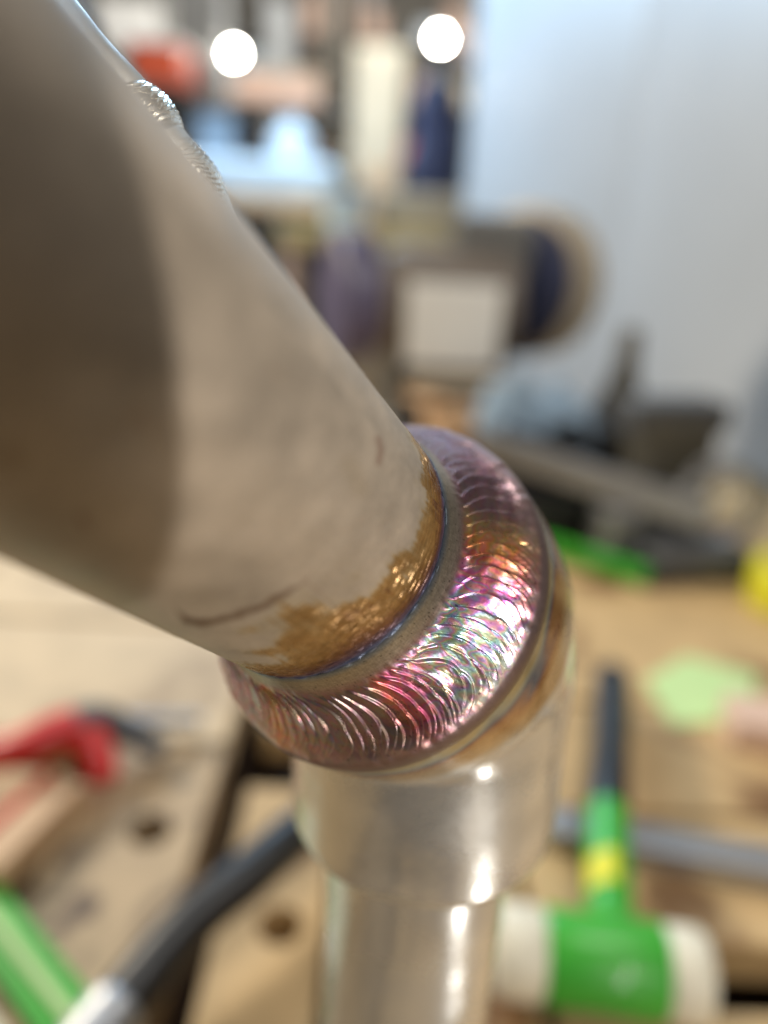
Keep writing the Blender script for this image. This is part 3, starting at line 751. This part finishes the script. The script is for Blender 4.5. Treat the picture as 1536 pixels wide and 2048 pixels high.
def shelf_under(p0, p1, w, depth, label):
    z_ = min(p0[2], p1[2]) - .002
    t_ = thing('shelf_stand', (p0[0], p0[1] + depth / 2, FLOOR_Z), label, 'shelf')
    obj('board', box((p0[0], p0[1] + depth / 2, z_ - .012), (w * 1.1, depth, .022), 0, .002), M['post'], t_, smooth=False)
    for sx_ in (-.45, .45): obj('leg', box((p0[0] + sx_ * w, p0[1] + depth * .85, (FLOOR_Z + z_ - .024) / 2), (.03, .03, z_ - .024 - FLOOR_Z)), M['post'], t_, smooth=False)

# table with the blue sheet
Zt = 3.1
pT = at(560, 395, Zt)
tb = thing('far_table', (pT[0], pT[1] + .3, FLOOR_Z), 'far table topped with a shiny sky blue sheet', 'table')
obj('table_top', box(pT + (-.25, .30, -.03), (1.05, .6, .05), 0, .008), M['wood_lt'], tb, smooth=False)
sh = obj('sheet', box(pT + (-.22, .28, .07), (.9, .5, .15), 0, .03), M['sky_blue'], tb, smooth=False)
for sx in (-.7, .22):
    for sy in (.06, .54): obj('leg', box((pT[0] + sx, pT[1] + sy, (FLOOR_Z + pT[2] - .055) / 2), (.05, .05, pT[2] - .055 - FLOOR_Z)), M['post'], tb, smooth=False)
p = at(585, 305, Zt + .2)
jug = thing('water_jug', (p[0], p[1], pT[2] + .146), 'pale blue plastic jug standing on the sky blue sheet', 'jug')
h_ = p[2] + .12 - (pT[2] + .146)
obj('body', lathe([(.085, 0), (.095, .01), (.095, h_ * .6), (.06, h_ * .82), (.035, h_ * .9), (.035, h_ - .02)], (p[0], p[1], pT[2] + .146), (0, 0, 1)), M['sky_blue'], jug)
obj('cap', lathe([(.038, h_ - .019), (.04, h_ - .017), (.04, h_ + .012), (.036, h_ + .015)], (p[0], p[1], pT[2] + .146), (0, 0, 1)), M['sky_blue'], jug)
p = at(690, 415, Zt - .2)
pb = thing('plastic_tub', (p[0], p[1], p[2] - .07), 'pale blue plastic tub on the yellowish crate', 'tub')
obj('body', lathe([(.07, 0), (.095, .13), (.10, .14), (.092, .14), (.068, .008), (.001, .008)], (p[0], p[1], p[2] - .07), (0, 0, 1), cap=False), M['sky_blue'], pb)
obj('rim', lathe([(.1005, .128), (.106, .13), (.106, .142), (.1005, .142), (.1005, .128)], (p[0], p[1], p[2] - .07), (0, 0, 1), cap=False), M['pale_blue'], pb)
M['crate'] = mat('yellowish_crate', srgb(176, 156, 108), 0.6, var=.1, scale=6)
topz = p[2] - .072
cr = thing('crate_stand', (p[0] + .08, p[1] + .1, FLOOR_Z), 'yellowish plywood stand beneath the pale blue tub', 'stand')
obj('top', box((p[0] + .08, p[1] + .1, topz - .04), (.66, .4, .08), 0, .006), M['crate'], cr, smooth=False)
for sx in (-.21, .37): obj('side', box((p[0] + sx, p[1] + .1, (FLOOR_Z + topz - .082) / 2), (.04, .38, topz - .082 - FLOOR_Z)), M['pink_card'], cr, smooth=False)

t, p0, p1, w = upright('locker', 762, 90, 400, 105, 3.7, M['cream'], 'tall narrow cream metal locker in the far workshop', 'locker', .35, ground=True)
obj('door', box((p0[0], p0[1] - .006, (p0[2] + p1[2]) / 2), (w * .88, .010, abs(p0[2] - p1[2]) * .95), 0, .002), M['cream'], t, smooth=False)
obj('handle', box((p0[0] + w * .3, p0[1] - .02, (p0[2] + p1[2]) / 2), (.015, .016, .09), 0, .003), M['steel'], t, smooth=False)
t, p0, p1, w = upright('shelf_upright', 385, -60, 330, 95, 3.8, M['post'], 'dark grey shelf upright beside the orange-red bin', 'post', .1, None, ground=True)
t, p0, p1, w = upright('shelf_upright', 425, -60, 60, 60, 4.2, M['post_lt'], 'pale grey shelf upright behind the lamp', 'post', .08, None, ground=True)
t, p0, p1, w = upright('shelf_upright', 672, -60, 330, 60, 4.3, M['olive'], 'olive grey shelf upright beside the cream locker', 'post', .1, None, ground=True)
t, p0, p1, w = upright('shelf_upright', 560, 0, 300, 55, 4.5, M['post_lt'], 'pale shelf upright behind the cream boxes', 'post', .1, None, ground=True)
t, p0, p1, w = upright('storage_bin', 560, 150, 208, 150, 3.9, M['pink_card'], 'wide cream-pink storage box on the far shelf', 'box', .3)
obj('lid', box((p0[0], p0[1] + .15, max(p0[2], p1[2]) + .01), (w * 1.04, .32, .018), 0, .004), M['cream'], t, smooth=False)
shelf_z = min(p0[2], p1[2])
t2, q0_, q1_, w2 = upright('storage_bin', 490, 160, 200, 55, 3.88, M['pink_card'], 'small pinkish storage box beside the wide cream-pink box', 'box', .2)
# shelf below them
o = obj('shelf_board', box((p0[0] - .05, p0[1] + .17, shelf_z - .02), (1.15, .40, .03), 0, .004), M['post'], smooth=False); tag(o, 'grey shelf board carrying the pinkish storage boxes', 'shelf')
t, p0, p1, w = upright('storage_bin', 305, 85, 165, 110, 3.6, M['orange'], 'orange-red storage bin against the dark upright', 'bin', .3)
obj('lid', box((p0[0], p0[1] + .15, max(p0[2], p1[2]) + .012), (w * 1.03, .31, .022), 0, .004), M['label'], t, smooth=False)
shelf_under(p0, p1, w, .3, 'grey shelf bracket under the orange-red bin')
t, p0, p1, w = upright('paper_carton', 250, 5, 105, 130, 3.9, M['label'], 'white paper carton behind the orange-red bin', 'carton', .3)
obj('lid', box((p0[0], p0[1] + .15, p0[2] + .01), (w * 1.02, .306, .018), 0, .003), M['label'], t, smooth=False)
shelf_under(p0, p1, w, .3, 'grey shelf bracket under the white paper carton')
t, p0, p1, w = upright('storage_bin', 425, 235, 330, 70, 3.5, M['pale_blue'], 'pale blue storage box in front of the dark grey upright', 'box', .2)
obj('lid', box((p0[0], p0[1] + .10, p0[2] + .008), (w * 1.05, .21, .015), 0, .003), M['pale_blue'], t, smooth=False)
shelf_under(p0, p1, w, .2, 'narrow grey shelf bracket under the pale blue storage box')

# navy work coat on a hook
pc = at(868, 270, 3.3)
ct = thing('work_coat', (pc[0], pc[1], pc[2] - .3), 'dark navy work coat hanging beside the white partition', 'coat')
nz = Noise(31, 14, 2, 6); V = []; Fc = []; n = 30
for j in range(n):
    v = j / (n - 1); wv = .06 + .05 * v ** .5 + .02 * v
    for i in range(24):
        a_ = i / 24 * 2 * math.pi
        r_ = 1 + .12 * math.sin(5 * a_ + 2 * v) + .06 * float(nz(a_, v * 3))
        V.append((pc[0] + wv * r_ * math.cos(a_), pc[1] + .06 * r_ * math.sin(a_), pc[2] + .20 - .42 * v))
for j in range(n - 1):
    for i in range(24): Fc.append((j * 24 + i, j * 24 + (i + 1) % 24, (j + 1) * 24 + (i + 1) % 24, (j + 1) * 24 + i))
Fc.append(tuple(range(24))); Fc.append(tuple(range((n - 1) * 24, n * 24)))
obj('coat_body', (np.array(V), Fc), M['navy'], ct)
obj('hanger', sweep([pc + (-.05, 0, .20), pc + (0, 0, .225), pc + (0, 0, .29)], .006, 10), M['steel'], ct)
t, p0, p1, w = upright('far_cabinet', 850, 385, 470, 190, 2.9, M['tan_metal'], 'low beige cabinet below the hanging navy coat', 'cabinet', .4, ground=True)
t, p0, p1, w = upright('wooden_post', 760, 330, 395, 60, 3.4, M['wood_lt'], 'short pale wooden post at the foot of the cream locker', 'post', .08, ground=True)
swb, p0, p1, w = upright('switch_box', 960, 60, 120, 60, 3.0, M['pink_card'], 'pinkish switch box on the wall by the lamp', 'switch box', .08)
pole_z = min(p0[2], p1[2]) - .002
obj('pole', box((p0[0], p0[1] + .04, (FLOOR_Z + pole_z) / 2), (.04, .04, pole_z - FLOOR_Z)), M['post'], swb, smooth=False)

# ------------------------------------------------------------------ clutter on the bench behind the pipe
p = at(925, 850, 1.02)
cb = thing('cardboard_box', (p[0], p[1], 0), 'small beige cardboard box beside the black case', 'box')
obj('carton', box((p[0], p[1] + .03, p[2] / 2 + .01), (.09, .07, p[2] + .02), .2, .002), M['wood_lt'], cb, smooth=False)
for s_ in (-1, 1): obj('flap', box((p[0] + s_ * .052, p[1] + .03, p[2] + .03), (.05, .068, .002), .2, 0), M['wood_lt'], cb, smooth=False)
p = at(1420, 985, .90)
rl = thing('wire_coil', (p[0], p[1] + .02, 0), 'dark coil of wire leaning on the olive vice jaw', 'wire coil')
for k_ in range(5):
    tt_ = np.linspace(0, 2 * math.pi, 30)
    obj('loop', sweep(np.stack([p[0] + (.042 + .002 * k_) * np.cos(tt_), p[1] - .022 - .006 * k_ + .012 * np.sin(tt_ + k_), p[2] + .045 * np.sin(tt_)], -1), .0025, 8), M['dark_grey' if k_ % 2 else 'steel'], rl)
p = at(1190, 1075, .87)
for k_ in range(4):
    o = obj('steel_socket', lathe([(.009, 0), (.010, .002), (.010, .03 + .006 * k_), (.006, .03 + .006 * k_), (.006, .02)], (p[0] + .026 * k_ + .03, p[1] + .05 - .006 * k_, 0.0), (0, 0, 1), 20), M['steel'])
    tag(o, ('shortest', 'second shortest', 'second tallest', 'tallest')[k_] + ' grey steel socket standing by the green level', 'socket', 'steel sockets in a row')
# ------------------------------------------------------------------ shelf rack at the far wall with small containers
rk0, rk1 = at(300, -20, 4.75), at(945, 330, 4.75)
rack = thing('shelf_rack', ((rk0[0] + rk1[0]) / 2, rk0[1] + .15, FLOOR_Z), 'grey steel shelf rack along the far wall', 'shelf')
zs = [at(600, y_, 4.75)[2] for y_ in (62, 185, 305)]
for z_ in zs: obj('shelf', box(((rk0[0] + rk1[0]) / 2, rk0[1] + .16, z_ - .015), (rk1[0] - rk0[0], .30, .03), 0, .004), M['post'], rack, smooth=False)
for x_ in np.linspace(rk0[0], rk1[0], 4): obj('post', box((x_, rk0[1] + .33, (FLOOR_Z + 2.0) / 2), (.05, .04, 2.0 - FLOOR_Z)), M['post_lt'], rack, smooth=False)
PAL = [('white', M['label']), ('cream', M['cream']), ('pale blue', M['sky_blue']), ('orange-red', M['orange']), ('navy', M['navy']), ('tan', M['tan_metal']), ('olive', M['olive']), ('pinkish', M['pink_card'])]
g = np.random.default_rng(12)
seen = {}
for lv, z_ in enumerate(zs):
    shelf = ('upper', 'middle', 'lower')[lv]
    x_ = rk0[0] + .06
    while x_ < rk1[0] - .1:
        w_ = g.uniform(.07, .17); h_ = g.uniform(.09, .26 if lv else .34); cn, m_ = PAL[g.integers(len(PAL))]; tall = h_ > w_ * 1.7
        x_ += w_ / 2
        if tall:
            t = thing('bottle', (x_, rk0[1] + .12, z_), f'{cn} capped bottle on the {shelf} shelf of the far rack', 'bottle', f'{cn} bottles on the {shelf} far shelf')
            obj('body', lathe([(w_ * .38, 0), (w_ * .42, .006), (w_ * .42, h_ * .66), (w_ * .2, h_ * .82), (w_ * .16, h_ * .86)], (x_, rk0[1] + .12, z_), (0, 0, 1), 20), m_, t)
            obj('cap', lathe([(w_ * .19, h_ * .861), (w_ * .2, h_ * .87), (w_ * .2, h_)], (x_, rk0[1] + .12, z_), (0, 0, 1), 16), M['dark_grey'], t)
        else:
            sz = 'narrow' if w_ < .1 else 'wide'; ht = 'low' if h_ < .15 else 'tall'
            t = thing('carton', (x_, rk0[1] + .12, z_), f'{ht} {sz} {cn} carton on the {shelf} shelf of the far rack', 'carton', f'{cn} cartons on the {shelf} far shelf')
            obj('body', box((x_, rk0[1] + .13, z_ + h_ / 2), (w_, .2, h_), 0, .004), m_, t, smooth=False)
            obj('lid', box((x_, rk0[1] + .13, z_ + h_ + .006), (w_ * 1.03, .206, .012), 0, .002), m_, t, smooth=False)
        x_ += w_ / 2 + g.uniform(.01, .09)
